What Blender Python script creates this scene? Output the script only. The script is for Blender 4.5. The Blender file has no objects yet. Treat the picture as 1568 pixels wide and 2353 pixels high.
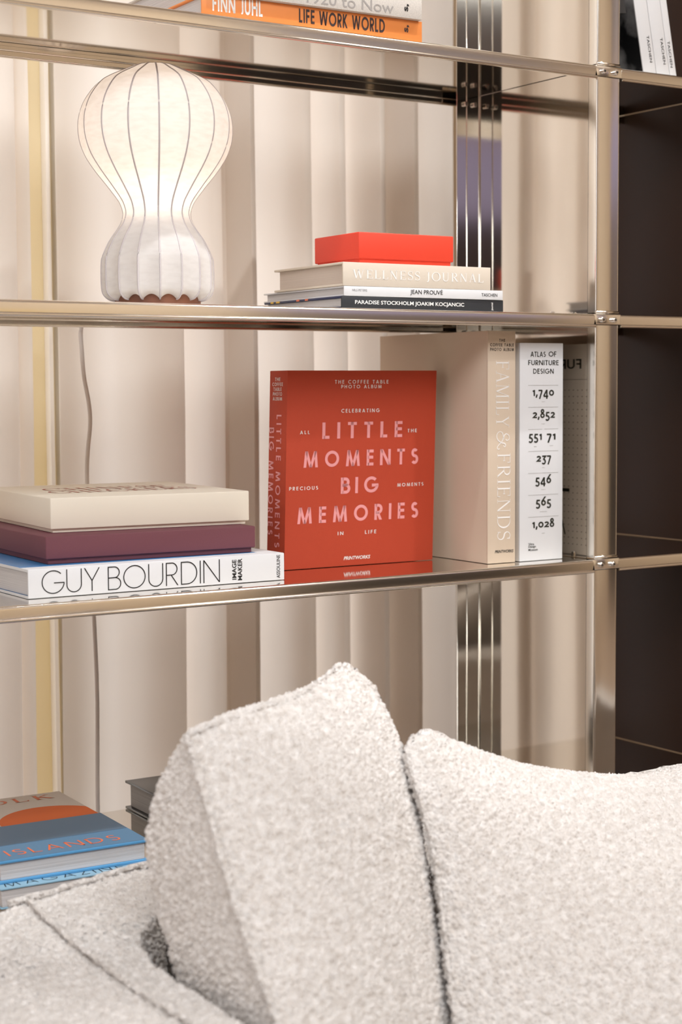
import bpy, bmesh, math, random
import numpy as np
from mathutils import Matrix, Vector

random.seed(7)
SC = bpy.context.scene
COL = SC.collection
Z0 = 1.15                      # height of the second shelf above the floor; all z below are relative to it

# ------------------------------------------------------------------ camera
def setup_camera():
    yaw, pit, rol = .5797, -.07311, -.0058
    fw = Vector((math.sin(yaw)*math.cos(pit), math.cos(yaw)*math.cos(pit), math.sin(pit)))
    r = Vector((math.cos(yaw), -math.sin(yaw), 0)); u = r.cross(fw)
    R = r*math.cos(rol)+u*math.sin(rol); U = -r*math.sin(rol)+u*math.cos(rol)
    cd = bpy.data.cameras.new('camera'); co = bpy.data.objects.new('camera', cd); COL.objects.link(co)
    m = Matrix.Identity(4)
    for i in range(3):
        m[i][0] = R[i]; m[i][1] = U[i]; m[i][2] = -fw[i]
    m[0][3], m[1][3], m[2][3] = -1.71678, -1.91997, -.10883+Z0
    co.matrix_world = m
    cd.sensor_fit = 'HORIZONTAL'; cd.sensor_width = 24.0; cd.lens = 24.0*3882.61/1568
    cd.clip_start = .05
    cd.dof.use_dof = True; cd.dof.focus_distance = 2.30; cd.dof.aperture_fstop = 4.2; cd.dof.aperture_blades = 9
    SC.camera = co
setup_camera()

# ------------------------------------------------------------------ view, world, room lamps and added fill
SC.view_settings.view_transform = 'Standard'; SC.view_settings.look = 'None'
SC.view_settings.gamma = 1.0; SC.view_settings.use_curve_mapping = False
SC.view_settings.exposure = 0.0
W = bpy.data.worlds.new('world'); SC.world = W; W.use_nodes = True
W.node_tree.nodes['Background'].inputs[0].default_value = (1, .93, .86, 1)
W.node_tree.nodes['Background'].inputs[1].default_value = .35

def aim(o, target):
    d = Vector(target)-o.location
    o.rotation_euler = d.to_track_quat('-Z', 'Y').to_euler()
def area(name, loc, target, sx, sy, power, color):
    l = bpy.data.lights.new(name, 'AREA'); l.shape = 'RECTANGLE'; l.size = sx; l.size_y = sy; l.energy = power; l.color = color
    o = bpy.data.objects.new(name, l); COL.objects.link(o); o.location = loc; aim(o, target); return o
def spot(name, loc, target, power, color, deg, blend=.25, r=.02):
    l = bpy.data.lights.new(name, 'SPOT'); l.energy = power; l.color = color; l.spot_size = math.radians(deg); l.spot_blend = blend; l.shadow_soft_size = r
    o = bpy.data.objects.new(name, l); COL.objects.link(o); o.location = loc; aim(o, target); return o
WARM = (1, .95, .88); NEUT = (.97, .985, 1); COOL = (.84, .88, 1)
area('ceiling_light_panel', (-1.3, -2.4, 3.2), (-.6, -.6, .6), 3.0, 2.0, 140, (.92, .96, 1))  # unseen, added as general fill from behind the camera
area('ceiling_light_panel', (1.9, -2.8, 3.2), (3.2, -4.7, 1.4), 1.6, 1.6, 125, (.95, .97, 1))  # unseen, added to brighten the far wall that the steel mirrors
area('window_light', (-4.2, -1.2, 1.9), (-.8, -.2, .7), 1.6, 1.8, 13, (.72, .84, 1))  # unseen cool fill added from the left; no window stands there
spot('track_spot', (-.74, -.52, 2.95), (-.62, .10, 1.15), 46, NEUT, 38)
spot('track_spot', (-.10, -.54, 2.95), (-.14, .10, .85), 54, NEUT, 40)
spot('track_spot', (.60, -.62, 2.95), (.0, .10, .9), 34, WARM, 44)
spot('track_spot', (.9, -1.7, 2.95), (-.35, -.35, .5), 66, NEUT, 40, .5, .06)

# ------------------------------------------------------------------ materials
def lin(c): return tuple((x/12.92 if x <= .04045 else ((x+.055)/1.055)**2.4) for x in c)
def hexc(h): return lin(tuple(int(h[i:i+2], 16)/255 for i in (0, 2, 4)))
MATS = {}
def mat(name, col, rough=.6, metal=0., bump=None, spec=.5, coat=0., var=None):
    """bump = (noise scale xyz, strength, distance); var = (scale xyz, amount) tints the base with noise"""
    if name in MATS: return MATS[name]
    m = bpy.data.materials.new(name); m.use_nodes = True; nt = m.node_tree; b = nt.nodes['Principled BSDF']
    c = hexc(col) if isinstance(col, str) else col
    b.inputs['Base Color'].default_value = (*c, 1); b.inputs['Roughness'].default_value = rough
    b.inputs['Metallic'].default_value = metal; b.inputs['Specular IOR Level'].default_value = spec
    b.inputs['Coat Weight'].default_value = coat
    if bump or var:
        tc = nt.nodes.new('ShaderNodeTexCoord')
    def noise(sc):
        mp = nt.nodes.new('ShaderNodeMapping'); mp.inputs['Scale'].default_value = sc
        nt.links.new(tc.outputs['Object'], mp.inputs['Vector'])
        n = nt.nodes.new('ShaderNodeTexNoise'); n.inputs['Scale'].default_value = 1; n.inputs['Detail'].default_value = 3
        nt.links.new(mp.outputs['Vector'], n.inputs['Vector']); return n
    if bump:
        n = noise(bump[0]); bp = nt.nodes.new('ShaderNodeBump'); bp.inputs['Strength'].default_value = bump[1]; bp.inputs['Distance'].default_value = bump[2]
        nt.links.new(n.outputs['Fac'], bp.inputs['Height']); nt.links.new(bp.outputs['Normal'], b.inputs['Normal'])
    if var:
        n = noise(var[0]); rp = nt.nodes.new('ShaderNodeValToRGB'); a = var[1]
        rp.color_ramp.elements[0].position = .3; rp.color_ramp.elements[1].position = .7
        rp.color_ramp.elements[0].color = (*[x*(1-a) for x in c], 1); rp.color_ramp.elements[1].color = (*[min(1, x*(1+a)) for x in c], 1)
        nt.links.new(n.outputs['Fac'], rp.inputs['Fac']); nt.links.new(rp.outputs['Color'], b.inputs['Base Color'])
    MATS[name] = m; return m
LINEN = ((900, 900, 900), .25, .0006)
steel = mat('polished_steel', (.80, .76, .70), .07, 1., bump=((3, 3, 3), .02, .004))
steel_rail = mat('brushed_steel', (.82, .775, .705), .15, 1.)
steel_bolt = mat('bolt_steel', (.82, .80, .78), .15, 1.)
dark_panel = mat('dark_brown_panel', '38241b', .42, spec=.22)
paper = mat('page_paper', 'cfcbca', .8, bump=((4, 4, 900), .6, .0008), var=((3, 3, 1400), .16))
paper_cream = mat('cream_page_paper', 'cdbfb3', .8, bump=((4, 4, 900), .4, .0006), var=((3, 3, 1400), .08))
black_ink = mat('black_ink', '1b1a1a', .5)
brown_ink = mat('brown_ink', '40302f', .5)
white_ink = mat('white_ink', 'f4f0ec', .5)

# ------------------------------------------------------------------ mesh helpers
def tag(o, label=None, cat=None, group=None, kind=None):
    if label: o['label'] = label
    if cat: o['category'] = cat
    if group: o['group'] = group
    if kind: o['kind'] = kind
    return o
def link(name, me, m, parent=None, smooth=False, smooth_angle=None):
    if m is not None: me.materials.append(m)
    o = bpy.data.objects.new(name, me); COL.objects.link(o)
    if smooth:
        me.polygons.foreach_set('use_smooth', [True]*len(me.polygons))
    if smooth_angle:
        me.polygons.foreach_set('use_smooth', [True]*len(me.polygons))
        me.set_sharp_from_angle(angle=math.radians(smooth_angle))
    if parent is not None: o.parent = parent
    return o
def bm_obj(name, bm, m, parent=None, smooth=False, sa=None):
    bmesh.ops.recalc_face_normals(bm, faces=bm.faces)
    me = bpy.data.meshes.new(name); bm.to_mesh(me); bm.free()
    return link(name, me, m, parent, smooth, sa)
def add_box(bm, lo, hi, bev=0., seg=2):
    t = bmesh.new(); bmesh.ops.create_cube(t, size=1)
    for v in t.verts:
        v.co = Vector([(lo[i]+hi[i])/2+v.co[i]*(hi[i]-lo[i]) for i in range(3)])
    if bev > 0:
        bmesh.ops.bevel(t, geom=t.edges[:], offset=bev, segments=seg, profile=.5, affect='EDGES')
    me = bpy.data.meshes.new('tmp'); t.to_mesh(me); t.free(); bm.from_mesh(me); bpy.data.meshes.remove(me)
def box(name, lo, hi, m, parent=None, bev=0., seg=2):
    bm = bmesh.new(); add_box(bm, lo, hi, bev, seg); return bm_obj(name, bm, m, parent, sa=40 if bev > 0 else None)
def prism(name, prof, axis, a0, a1, m, parent=None, sa=35):
    """closed profile of 2D points swept along axis ('x': points are (y, z); 'z': points are (x, y); 'y': points are (x, z))"""
    bm = bmesh.new()
    def P(p, a):
        return {'x': (a, p[0], p[1]), 'y': (p[0], a, p[1]), 'z': (p[0], p[1], a)}[axis]
    A = [bm.verts.new(P(p, a0)) for p in prof]; B = [bm.verts.new(P(p, a1)) for p in prof]; n = len(prof)
    for i in range(n): bm.faces.new((A[i], A[(i+1) % n], B[(i+1) % n], B[i]))
    bm.faces.new(A); bm.faces.new(B[::-1])
    return bm_obj(name, bm, m, parent, sa=sa)
def add_tube(bm, pts, rad, n=10, cap=True):
    pts = [Vector(p) for p in pts]; rings = []
    up = Vector((0, 0, 1))
    for i, p in enumerate(pts):
        d = (pts[min(i+1, len(pts)-1)]-pts[max(i-1, 0)]).normalized()
        a = d.cross(up if abs(d.z) < .95 else Vector((1, 0, 0))).normalized(); b = d.cross(a)
        rr = rad[i] if isinstance(rad, (list, tuple)) else rad
        rings.append([bm.verts.new(p+a*rr*math.cos(t)+b*rr*math.sin(t)) for t in [2*math.pi*k/n for k in range(n)]])
    for A, B in zip(rings, rings[1:]):
        for k in range(n): bm.faces.new((A[k], A[(k+1) % n], B[(k+1) % n], B[k]))
    if cap: bm.faces.new(rings[0][::-1]); bm.faces.new(rings[-1])
def smooth_path(pts, n=8):
    P = [np.array(p, float) for p in pts]; P = [2*P[0]-P[1]]+P+[2*P[-1]-P[-2]]; out = []
    for i in range(1, len(P)-2):
        for k in range(n):
            t = k/n
            out.append(.5*(2*P[i]+(P[i+1]-P[i-1])*t+(2*P[i-1]-5*P[i]+4*P[i+1]-P[i+2])*t*t+(3*P[i]-P[i-1]-3*P[i+1]+P[i+2])*t**3))
    out.append(P[-2]); return out
def empty(name, M, label, cat, group=None):
    o = bpy.data.objects.new(name, None); o.empty_display_size = .03; COL.objects.link(o); o.matrix_world = M
    return tag(o, label, cat, group)
def frame(o, cx, cy, cz):
    m = Matrix.Identity(4)
    for i in range(3): m[i][0] = cx[i]; m[i][1] = cy[i]; m[i][2] = cz[i]; m[i][3] = o[i]
    return m

# ------------------------------------------------------------------ lettering
FONT = bpy.data.fonts.load('<builtin>')
def arc(cx, cy, rx, ry, a0, a1, n=18):
    return [(cx+rx*math.cos(math.radians(a0+(a1-a0)*i/n)), cy+ry*math.sin(math.radians(a0+(a1-a0)*i/n))) for i in range(n+1)]
def glyph_geo(c, t):
    """geometric sans capitals and old-style figures, cap height 1, stroke t -> (width, strokes)"""
    h = t/2
    def bowl(x0, x1, ytop, ybot):
        r = (ytop-ybot)/2
        return [(x0, ytop), (x1-r*.95, ytop)]+arc(x1-r*.95, ytop-r, r*.95, r, 90, -90)[1:-1]+[(x1-r*.95, ybot), (x0, ybot)]
    if c == 'A': w = .80; return w, [[(h*1.05, 0), (w/2, 1)], [(w/2, 1), (w-h*1.05, 0)], [(.17, .30), (w-.17, .30)]]
    if c == 'B': return .56, [[(h, 0), (h, 1)], bowl(h, .51-h*.2, 1-h, .52), bowl(h, .57-h*.2, .52, h)]
    if c == 'C': w = .80; return w, [arc(.50, .5, .5-h, .5-h, 48, 312, 40)]
    if c == 'D': w = .76; return w, [[(h, 0), (h, 1)], bowl(h, w-h, 1-h, h)]
    if c == 'E': w = .50; return w, [[(h, 0), (h, 1)], [(h, 1-h), (w, 1-h)], [(h, .52), (w*.95, .52)], [(h, h), (w, h)]]
    if c == 'F': w = .48; return w, [[(h, 0), (h, 1)], [(h, 1-h), (w, 1-h)], [(h, .50), (w*.92, .50)]]
    if c == 'G': w = .97; return w, [arc(.5, .5, .5-h, .5-h, 45, 350, 44)+[(1-h-.01, .46), (.53, .46)]]
    if c == 'H': w = .70; return w, [[(h, 0), (h, 1)], [(w-h, 0), (w-h, 1)], [(h, .52), (w-h, .52)]]
    if c == 'I': return t, [[(h, 0), (h, 1)]]
    if c == 'J': return .34, [[(.34-h, 1), (.34-h, .24)]+arc(.16, .22, .18-h, .22-h, 0, -120, 12)]
    if c == 'K': w = .64; return w, [[(h, 0), (h, 1)], [(w-h*1.6, 1), (h*1.6, .46)], [(h*2.2, .52), (w-h*1.1, 0)]]
    if c == 'L': w = .45; return w, [[(h, 0), (h, 1)], [(h, h), (w, h)]]
    if c == 'M': w = 1.02; return w, [[(h*1.1, 0), (.20, 1)], [(.20, 1), (w/2, .0)], [(w/2, .0), (w-.20, 1)], [(w-.20, 1), (w-h*1.1, 0)]]
    if c == 'N': w = .78; return w, [[(h, 0), (h, 1)], [(h*1.1, 1), (w-h*1.1, 0)], [(w-h, 0), (w-h, 1)]]
    if c == 'O': return 1.0, [arc(.5, .5, .5-h, .5-h, 0, 360, 48)]
    if c == 'P': return .53, [[(h, 0), (h, 1)], bowl(h, .54-h*.3, 1-h, .42)]
    if c == 'R': return .57, [[(h, 0), (h, 1)], bowl(h, .52-h*.3, 1-h, .46), [(.24, .46), (.57-h*1.2, 0)]]
    if c == 'S':
        H = (1-2*h); ru = H*.235; rl = H*.265; cx = .27
        return .54, [arc(cx, 1-h-ru, .25-h, ru, 35, 270, 20)+arc(cx, h+rl, .27-h, rl, 90, -145, 22)[1:]]
    if c == 'T': w = .56; return w, [[(w/2, 0), (w/2, 1)], [(0, 1-h), (w, 1-h)]]
    if c == 'U': w = .68; r = w/2-h; return w, [[(h, 1), (h, h+r)]+arc(w/2, h+r, r, r, 180, 360, 20)[1:-1]+[(w-h, h+r), (w-h, 1)]]
    if c == 'V': w = .78; return w, [[(h*1.1, 1), (w/2, 0)], [(w/2, 0), (w-h*1.1, 1)]]
    if c == 'W': w = 1.15; return w, [[(h, 1), (.3, 0)], [(.3, 0), (w/2, 1)], [(w/2, 1), (w-.3, 0)], [(w-.3, 0), (w-h, 1)]]
    if c == 'Y': w = .70; return w, [[(h*1.1, 1), (w/2, .45)], [(w-h*1.1, 1), (w/2, .45)], [(w/2, .47), (w/2, 0)]]
    if c == 'Z': w = .58; return w, [[(0.02, 1-h), (w-.02, 1-h)], [(w-h*1.4, 1-h), (h*1.4, h)], [(0, h), (w, h)]]
    if c == ',': return t*1.2, [[(t*.9, t), (t*.3, -.18)]]
    x = .66                                                          # height of the small old-style figures
    def S(strokes, sy, dy): return [[(a, b*sy+dy) for a, b in s] for s in strokes]
    if c == '0': return .62, [arc(.31, x/2, .31-h, x/2-h, 0, 360, 36)]
    if c == '1': return .32, [[(.32-h, 0), (.32-h, x)], [(.32-h, x-h*.9), (.04, x-.17)]]
    if c == '2': return .52, [arc(.26, x-.22, .22-h*.4, .22-h, 165, -40, 18)+[(h, h), (.52, h)]]
    if c == '3': return .52, S([[(.06, 1-h), (.46, 1-h), (.24, .60)]+arc(.24, .30+h*.3, .27-h, .30-h*.7, 80, -150, 22)], 1, -.32)
    if c == '4': return .60, S([[(.43, 0), (.43, 1)], [(.43, .98), (.04, .30)], [(.03, .28), (.60, .28)]], 1, -.32)
    if c == '5': return .52, S([[(.48, 1-h), (.16, 1-h), (.11, .58)]+arc(.23, .32, .28-h, .32-h, 110, -150, 24)], 1, -.32)
    if c == '6': return .56, [arc(.28, .31, .28-h, .31-h, 0, 360, 32), [(.48, 1), (.08, .44)]]
    if c == '7': return .52, S([[(.02, 1-h), (.48, 1-h)], [(.46, 1-h), (.16, 0)]], 1, -.32)
    if c == '8': return .54, [arc(.27, .28, .27-h, .28-h, 0, 360, 30), arc(.27, .75, .22-h, .25-h, 0, 360, 28)]
    return .32, []
def glyph_ser(c, T):
    """light serif capitals: strokes carry their own width (scalar or per point)"""
    k = .42*T; s = .75*k
    def sv(x, y, l=.13): return (s, [(x-l, y), (x+l, y)])            # a serif
    lo, hi = s/2, 1-s/2
    def st(x): return [(T, [(x, 0), (x, 1)]), sv(x, lo), sv(x, hi)]
    def ring(cx, cy, rx, ry, a0=0, a1=360, n=44):
        P = arc(cx, cy, rx, ry, a0, a1, n)
        return ([k+(T-k)*abs(math.cos(math.radians(a0+(a1-a0)*i/n)))**1.5 for i in range(n+1)], P)
    if c == 'F': return .62, st(.16)+[(k, [(.16, 1-k/2), (.58, 1-k/2)]), (k, [(.57, 1), (.57, .78)]), (k, [(.16, .52), (.46, .52)]), (k, [(.46, .60), (.46, .44)])]
    if c == 'E': return .66, st(.16)+[(k, [(.16, 1-k/2), (.58, 1-k/2)]), (k, [(.57, 1), (.57, .80)]), (k, [(.16, .52), (.46, .52)]), (k, [(.46, .60), (.46, .44)]), (k, [(.16, k/2), (.62, k/2)]), (k, [(.61, 0), (.62, .22)])]
    if c == 'L': return .62, st(.16)+[(k, [(.16, k/2), (.58, k/2)]), (k, [(.57, 0), (.59, .24)])]
    if c == 'I': return .34, st(.17)
    if c == 'A': return .80, [(k, [(.12, 0), (.40, 1)]), (T, [(.39, 1), (.68, 0)]), (k, [(.22, .36), (.56, .36)]), sv(.12, lo, .11), sv(.68, lo, .12)]
    if c == 'M': return .98, [(k, [(.14, 0), (.16, 1)]), (T, [(.17, 1), (.49, .03)]), (k, [(.49, .03), (.80, 1)]), (T, [(.82, 0), (.82, 1)]), sv(.14, lo, .11), sv(.82, lo), sv(.12, hi, .08), sv(.86, hi, .09)]
    if c == 'Y': return .76, [(T, [(.10, 1), (.38, .46)]), (k, [(.66, 1), (.38, .46)]), (T, [(.38, .48), (.38, 0)]), sv(.11, hi, .11), sv(.66, hi, .10), sv(.38, lo)]
    if c == 'R': return .74, st(.16)+[(k, [(.16, 1-k/2), (.34, 1-k/2)]), ring(.34, .75, .23, .25-k/2, 90, -90, 20), (k, [(.34, .50), (.16, .50)]), (T, [(.34, .50), (.66, .02)]), sv(.68, lo, .07)]
    if c == 'N': return .86, [(k, [(.15, 0), (.15, 1)]), (T, [(.15, 1), (.70, 0)]), (k, [(.70, 0), (.70, 1)]), sv(.15, lo, .11), sv(.12, hi, .08), sv(.70, hi, .11)]
    if c == 'D': return .84, st(.16)+[(k, [(.16, 1-k/2), (.36, 1-k/2)]), ring(.36, .5, .38, .5-k/2, 90, -90, 32), (k, [(.36, k/2), (.16, k/2)])]
    if c == 'S':
        P = arc(.30, .755, .20, .245-k/2, 40, 270, 20)+arc(.30, .265, .22, .265-k/2, 90, -140, 22)[1:]
        n = len(P); w = [k+(T-k)*math.exp(-((i-20)/8.)**2) for i in range(n)]
        return .58, [(w, P), (k, [(.47, .98), (.47, .74)]), (k, [(.10, .02), (.10, .26)])]
    if c == 'O': return .90, [ring(.45, .5, .40, .5-k/2)]
    if c == 'W': return 1.18, [(T, [(.12, 1), (.36, 0)]), (k, [(.36, 0), (.60, 1)]), (T, [(.56, 1), (.80, 0)]), (k, [(.80, 0), (1.04, 1)]), sv(.12, hi, .11), sv(.58, hi, .11), sv(1.05, hi, .10)]
    if c == 'J': return .42, [(T, [(.24, 1), (.24, .20)]), ([T*(1-i/14.)+k*i/14. for i in range(15)], arc(.10, .18, .14, .30, 0, -110, 14)), sv(.24, hi)]
    if c == 'U': return .82, [(T, [(.17, 1), (.17, .36)]), ([T*(1-i/20.)+k*i/20. for i in range(21)], arc(.41, .34, .24, .34-k/2, 180, 360, 20)), (k, [(.65, .34), (.65, 1)]), sv(.17, hi), sv(.65, hi, .10)]
    if c == 'K': return .80, st(.16)+[(k, [(.64, 1), (.18, .46)]), (T, [(.30, .60), (.68, 0)]), sv(.64, hi, .10), sv(.70, lo, .10)]
    if c == 'C': return .82, [ring(.45, .5, .39, .5-k/2, 38, 322, 40), (k, [(.76, .98), (.76, .74)])]
    if c == 'H': return .84, st(.16)+st(.66)+[(k, [(.16, .52), (.66, .52)])]
    if c == '&':
        P = smooth_path([(.86, .52), (.94, .62), (.84, .70), (.74, .60), (.70, .36), (.52, .08), (.26, .02), (.08, .18), (.12, .42), (.34, .52), (.46, .54), (.30, .58), (.20, .74), (.30, .94), (.50, .96), (.58, .80), (.50, .70)], 5)
        Q = smooth_path([(.42, .50), (.60, .44), (.78, .22), (.94, .06), (1.06, .10), (1.04, .24)], 5)
        return 1.1, [([k+(T-k)*.6*abs(math.sin(i*.09)) for i in range(len(P))], [tuple(p) for p in P]), (k*1.4, [tuple(p) for p in Q])]
    return .34, []
def ribbon(verts, faces, pts, w):
    n = len(pts)
    if n < 2: return
    closed = n > 6 and math.dist(pts[0], pts[-1]) < 1e-6
    W = w if isinstance(w, (list, tuple)) else [w]*n
    def d(a, b):
        l = math.dist(a, b) or 1e-9; return ((b[0]-a[0])/l, (b[1]-a[1])/l)
    base = len(verts); L = []
    for i in range(n):
        if closed and i in (0, n-1): d0, d1 = d(pts[-2], pts[-1]), d(pts[0], pts[1])
        else: d0 = d(pts[max(i-1, 0)], pts[max(i, 1)]); d1 = d(pts[min(i, n-2)], pts[min(i+1, n-1)])
        tx, ty = d0[0]+d1[0], d0[1]+d1[1]; l = math.hypot(tx, ty) or 1e-9; tx, ty = tx/l, ty/l
        c = max(.45, tx*d0[0]+ty*d0[1]); hw = W[i]/2/c; p = pts[i]
        a, b = [p[0]-ty*hw, p[1]+tx*hw], [p[0]+ty*hw, p[1]-tx*hw]
        if n == 2 and abs(d0[1]) > .35 and (abs(p[1]) < 1e-6 or abs(p[1]-1) < 1e-6):   # diagonals end flat on the line
            for q in (a, b):
                q[0] += (p[1]-q[1])*d0[0]/d0[1]; q[1] = p[1]
        verts.append(a); verts.append(b)
    for i in range(n-1): faces.append((base+2*i, base+2*i+1, base+2*i+3, base+2*i+2))
def stroke_text(s, kind, t, gap):
    verts, faces, x = [], [], 0.
    for ch in s:
        w, st = (glyph_geo if kind == 'geo' else glyph_ser)(ch, t)
        for e in st:
            wd, pts = (t, e) if kind == 'geo' else e
            ribbon(verts, faces, [(p[0]+x, p[1]) for p in pts], wd)
        x += w+gap
    return np.array(verts), faces
def font_text(s, offset=0., shear=0., space=1.):
    c = bpy.data.curves.new('tmp', 'FONT'); c.body = s; c.font = FONT; c.size = 1; c.offset = offset; c.shear = shear; c.space_character = space; c.resolution_u = 5
    o = bpy.data.objects.new('tmp', c); COL.objects.link(o)
    dg = bpy.context.evaluated_depsgraph_get(); dg.update()
    me = bpy.data.meshes.new_from_object(o.evaluated_get(dg))
    v = np.array([(a.co.x, a.co.y) for a in me.vertices]); f = [tuple(p.vertices) for p in me.polygons]
    bpy.data.objects.remove(o); bpy.data.curves.remove(c); bpy.data.meshes.remove(me)
    return v, f
def letters(items, M, m, parent, name='lettering', lift=.00035):
    """items: (text, style dict, u0, v0, width, height[, angle]) fitted in face coordinates; M maps (u, v, out) to the parent's space"""
    out = []
    for it in items:
        bm = bmesh.new()
        s, stl, u0, v0, w, hgt = it[:6]; ang = it[6] if len(it) > 6 else 0
        if stl['k'] == 'font': v, f = font_text(s, stl.get('o', 0), stl.get('sh', 0), stl.get('sp', 1))
        else: v, f = stroke_text(s, stl['k'], stl.get('t', .14), stl.get('g', .2))
        lo, hi = v.min(0), v.max(0)
        if stl['k'] in ('geo', 'ser') and not stl.get('fit') and not any(ch in '0123456789' for ch in s): lo[1], hi[1] = 0., 1.
        elif any(ch in '0123456789' for ch in s) and stl['k'] == 'geo': lo[1], hi[1] = 0., 1.45
        sx = w/(hi[0]-lo[0]); sy = hgt/(hi[1]-lo[1])
        v = (v-lo)*np.array([sx, sy]); ca, sa = math.cos(ang), math.sin(ang)
        vs = [bm.verts.new(M @ Vector((u0+a*ca-b*sa, v0+a*sa+b*ca, lift))) for a, b in v]
        for q in f:
            if len(set(q)) > 2:
                try: bm.faces.new([vs[i] for i in q])
                except ValueError: pass
        me = bpy.data.meshes.new(name); bm.to_mesh(me); bm.free()
        out.append(link(name, me, m, parent))
    return out
def face(o, right, up):
    r, u = Vector(right), Vector(up); return frame(o, r, u, r.cross(u))
GEO = lambda t=.15, g=.3, **k: dict(k='geo', t=t, g=g, **k)
SER = lambda t=.10, g=.1, **k: dict(k='ser', t=t, g=g, **k)
FNT = lambda o=0, sh=0, sp=1: dict(k='font', o=o, sh=sh, sp=sp)
DOWN = -math.pi/2

# ------------------------------------------------------------------ books and boxes
def rotm(x, y, z, rot): return Matrix.Translation((x, y, z+Z0)) @ Matrix.Rotation(rot, 4, 'Z')
def flat_frame(x, y, z, rot): return rotm(x, y, z, rot)
def upright_frame(x, y, z, rot, T):
    """spine faces the front, head up; (x, y) is the front left bottom corner of the spine"""
    M = rotm(x, y, z, rot)
    return M @ frame((T, 0, 0), (0, 0, 1), (0, 1, 0), (-1, 0, 0))
def book(M, L, D, T, m_cover, m_page, label, group=None, bt=.0028, inset=.004, soft=False, name='book', cat='book', m_spine=None, round_spine=0.):
    """local x runs along the spine, y from spine to fore edge, z through the thickness"""
    r = empty(name, M, label, cat, group)
    bm = bmesh.new()
    b = .0007
    add_box(bm, (0, bt*.9, 0), (L, D, bt), b); add_box(bm, (0, bt*.9, T-bt), (L, D, T), b)
    bm_obj('cover', bm, m_cover, r, sa=40)
    if round_spine:
        prof = []
        for i in range(13):
            a = math.pi/2*(1-2*i/12); prof.append((bt*.9-round_spine*math.cos(a), T/2+T/2*math.sin(a)))
        prof += [(bt*1.6, 0), (bt*1.6, T)]
        prism('spine', prof, 'x', 0, L, m_spine or m_cover, r)
    else:
        box('spine', (0, 0, 0), (L, bt, T), m_spine or m_cover, r, b)
    box('page_block', (inset, bt, bt), (L-inset, D-inset, T-bt), m_page, r, .0006, 1)
    return r
def lid_box(M, L, D, h_base, lip, h_top, m, label, group=None, m_in=None, name='storage_box'):
    """keepsake box: base with a lid that overhangs it by a lip"""
    r = empty(name, M, label, 'box', group)
    box('base', (lip, lip, 0), (L-lip, D-lip, h_base+.012), m_in or m, r, .0012)
    bm = bmesh.new(); add_box(bm, (0, 0, h_base), (L, D, h_top), .0016, 3)
    bm_obj('lid', bm, m, r, sa=40); return r

# ------------------------------------------------------------------ setting
wall_m = mat('warm_wall_paint', 'd9c7b2', .8)
front_m = mat('beige_far_wall', 'dac7ad', .8)
ceil_m = mat('ceiling_paint', 'd9cdbf', .9)
floor_m = mat('floor_boards', 'a48f7c', .5, var=((2, 30, 2), .12))
def struct(name, lo, hi, m, bev=0): return tag(box(name, lo, hi, m, None, bev), kind='structure')
struct('floor', (-4.6, -5.0, -.05), (4.9, 1.0, 0), floor_m)
struct('ceiling', (-4.6, -5.0, 3.3), (4.9, 1.0, 3.35), ceil_m)
struct('wall_back', (-4.6, .90, 0), (4.9, 1.0, 3.3), wall_m)
struct('wall_pier', (.150, .610, 0), (4.7, .640, 3.3), mat('tan_pier_paint', 'c7ae90', .8))
struct('wall_right', (4.7, -5.0, 0), (4.8, .90, 3.3), front_m)
struct('wall_left', (-4.6, -5.0, 0), (-4.5, .86, 3.3), wall_m)
struct('wall_front', (-4.5, -5.0, 0), (4.7, -4.9, 3.3), front_m)
DAY = 2.1
def emit(name, col, s):
    m = bpy.data.materials.new(name); m.use_nodes = True; nt = m.node_tree; b = nt.nodes['Principled BSDF']
    b.inputs['Base Color'].default_value = (.02, .02, .02, 1); b.inputs['Emission Color'].default_value = (*col, 1); b.inputs['Emission Strength'].default_value = s; return m
tag(box('window_2', (-4.4, .86, .05), (1.4, .87, 3.2), emit('daylight_glass', (.95, .96, 1), DAY)), kind='structure')
MATS_DUSK = emit('dusk_window', (.40, .35, .55), .8)  # far-wall panes and bands below: out of view, put in for the steel to mirror
tag(box('window_1', (2.3, -4.88, 1.95), (4.12, -4.86, 2.42), MATS_DUSK), kind='structure')
struct('trim_1', (2.3, -4.89, 0), (4.12, -4.84, .95), mat('dark_wainscot', '171214', .6))
struct('trim_2', (2.3, -4.88, 2.42), (4.12, -4.83, 2.58), mat('sand_frame', 'c9b08c', .6))
struct('trim_6', (2.3, -4.89, .95), (4.12, -4.85, 1.95), mat('grey_brown_panel', '6d625d', .6))
struct('trim_7', (2.3, -4.89, 2.58), (4.12, -4.85, 3.3), mat('lilac_grey_panel', '8d878c', .6))
tag(box('window_6', (-4.44, -4.88, 1.95), (-3.2, -4.86, 2.42), MATS_DUSK), kind='structure')  # same set repeated on the left for the rear post to mirror
struct('trim_8', (-4.44, -4.89, 0), (-3.2, -4.84, 1.2), mat('dark_wainscot', '171214', .6))
struct('trim_9', (-4.44, -4.88, 2.42), (-3.2, -4.83, 2.58), mat('sand_frame', 'c9b08c', .6))
struct('trim_10', (-4.44, -4.89, 1.2), (-3.2, -4.85, 1.95), mat('plum_panel', '4d4348', .6))
struct('trim_11', (-4.44, -4.89, 2.58), (-3.2, -4.85, 3.3), mat('lilac_grey_panel', '8d878c', .6))
for i, (xa, xb) in enumerate(((.96, 1.03), (1.06, 1.14), (1.17, 1.24))):
    tag(box('window_%d' % (3+i), (xa, -4.88, 1.1), (xb, -4.86, 1.62), emit('amber_glass_%d' % i, (1, .70, .25), .9)), kind='structure')  # no real windows: unseen glowing strips added as yellow reflections in the rail

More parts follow.
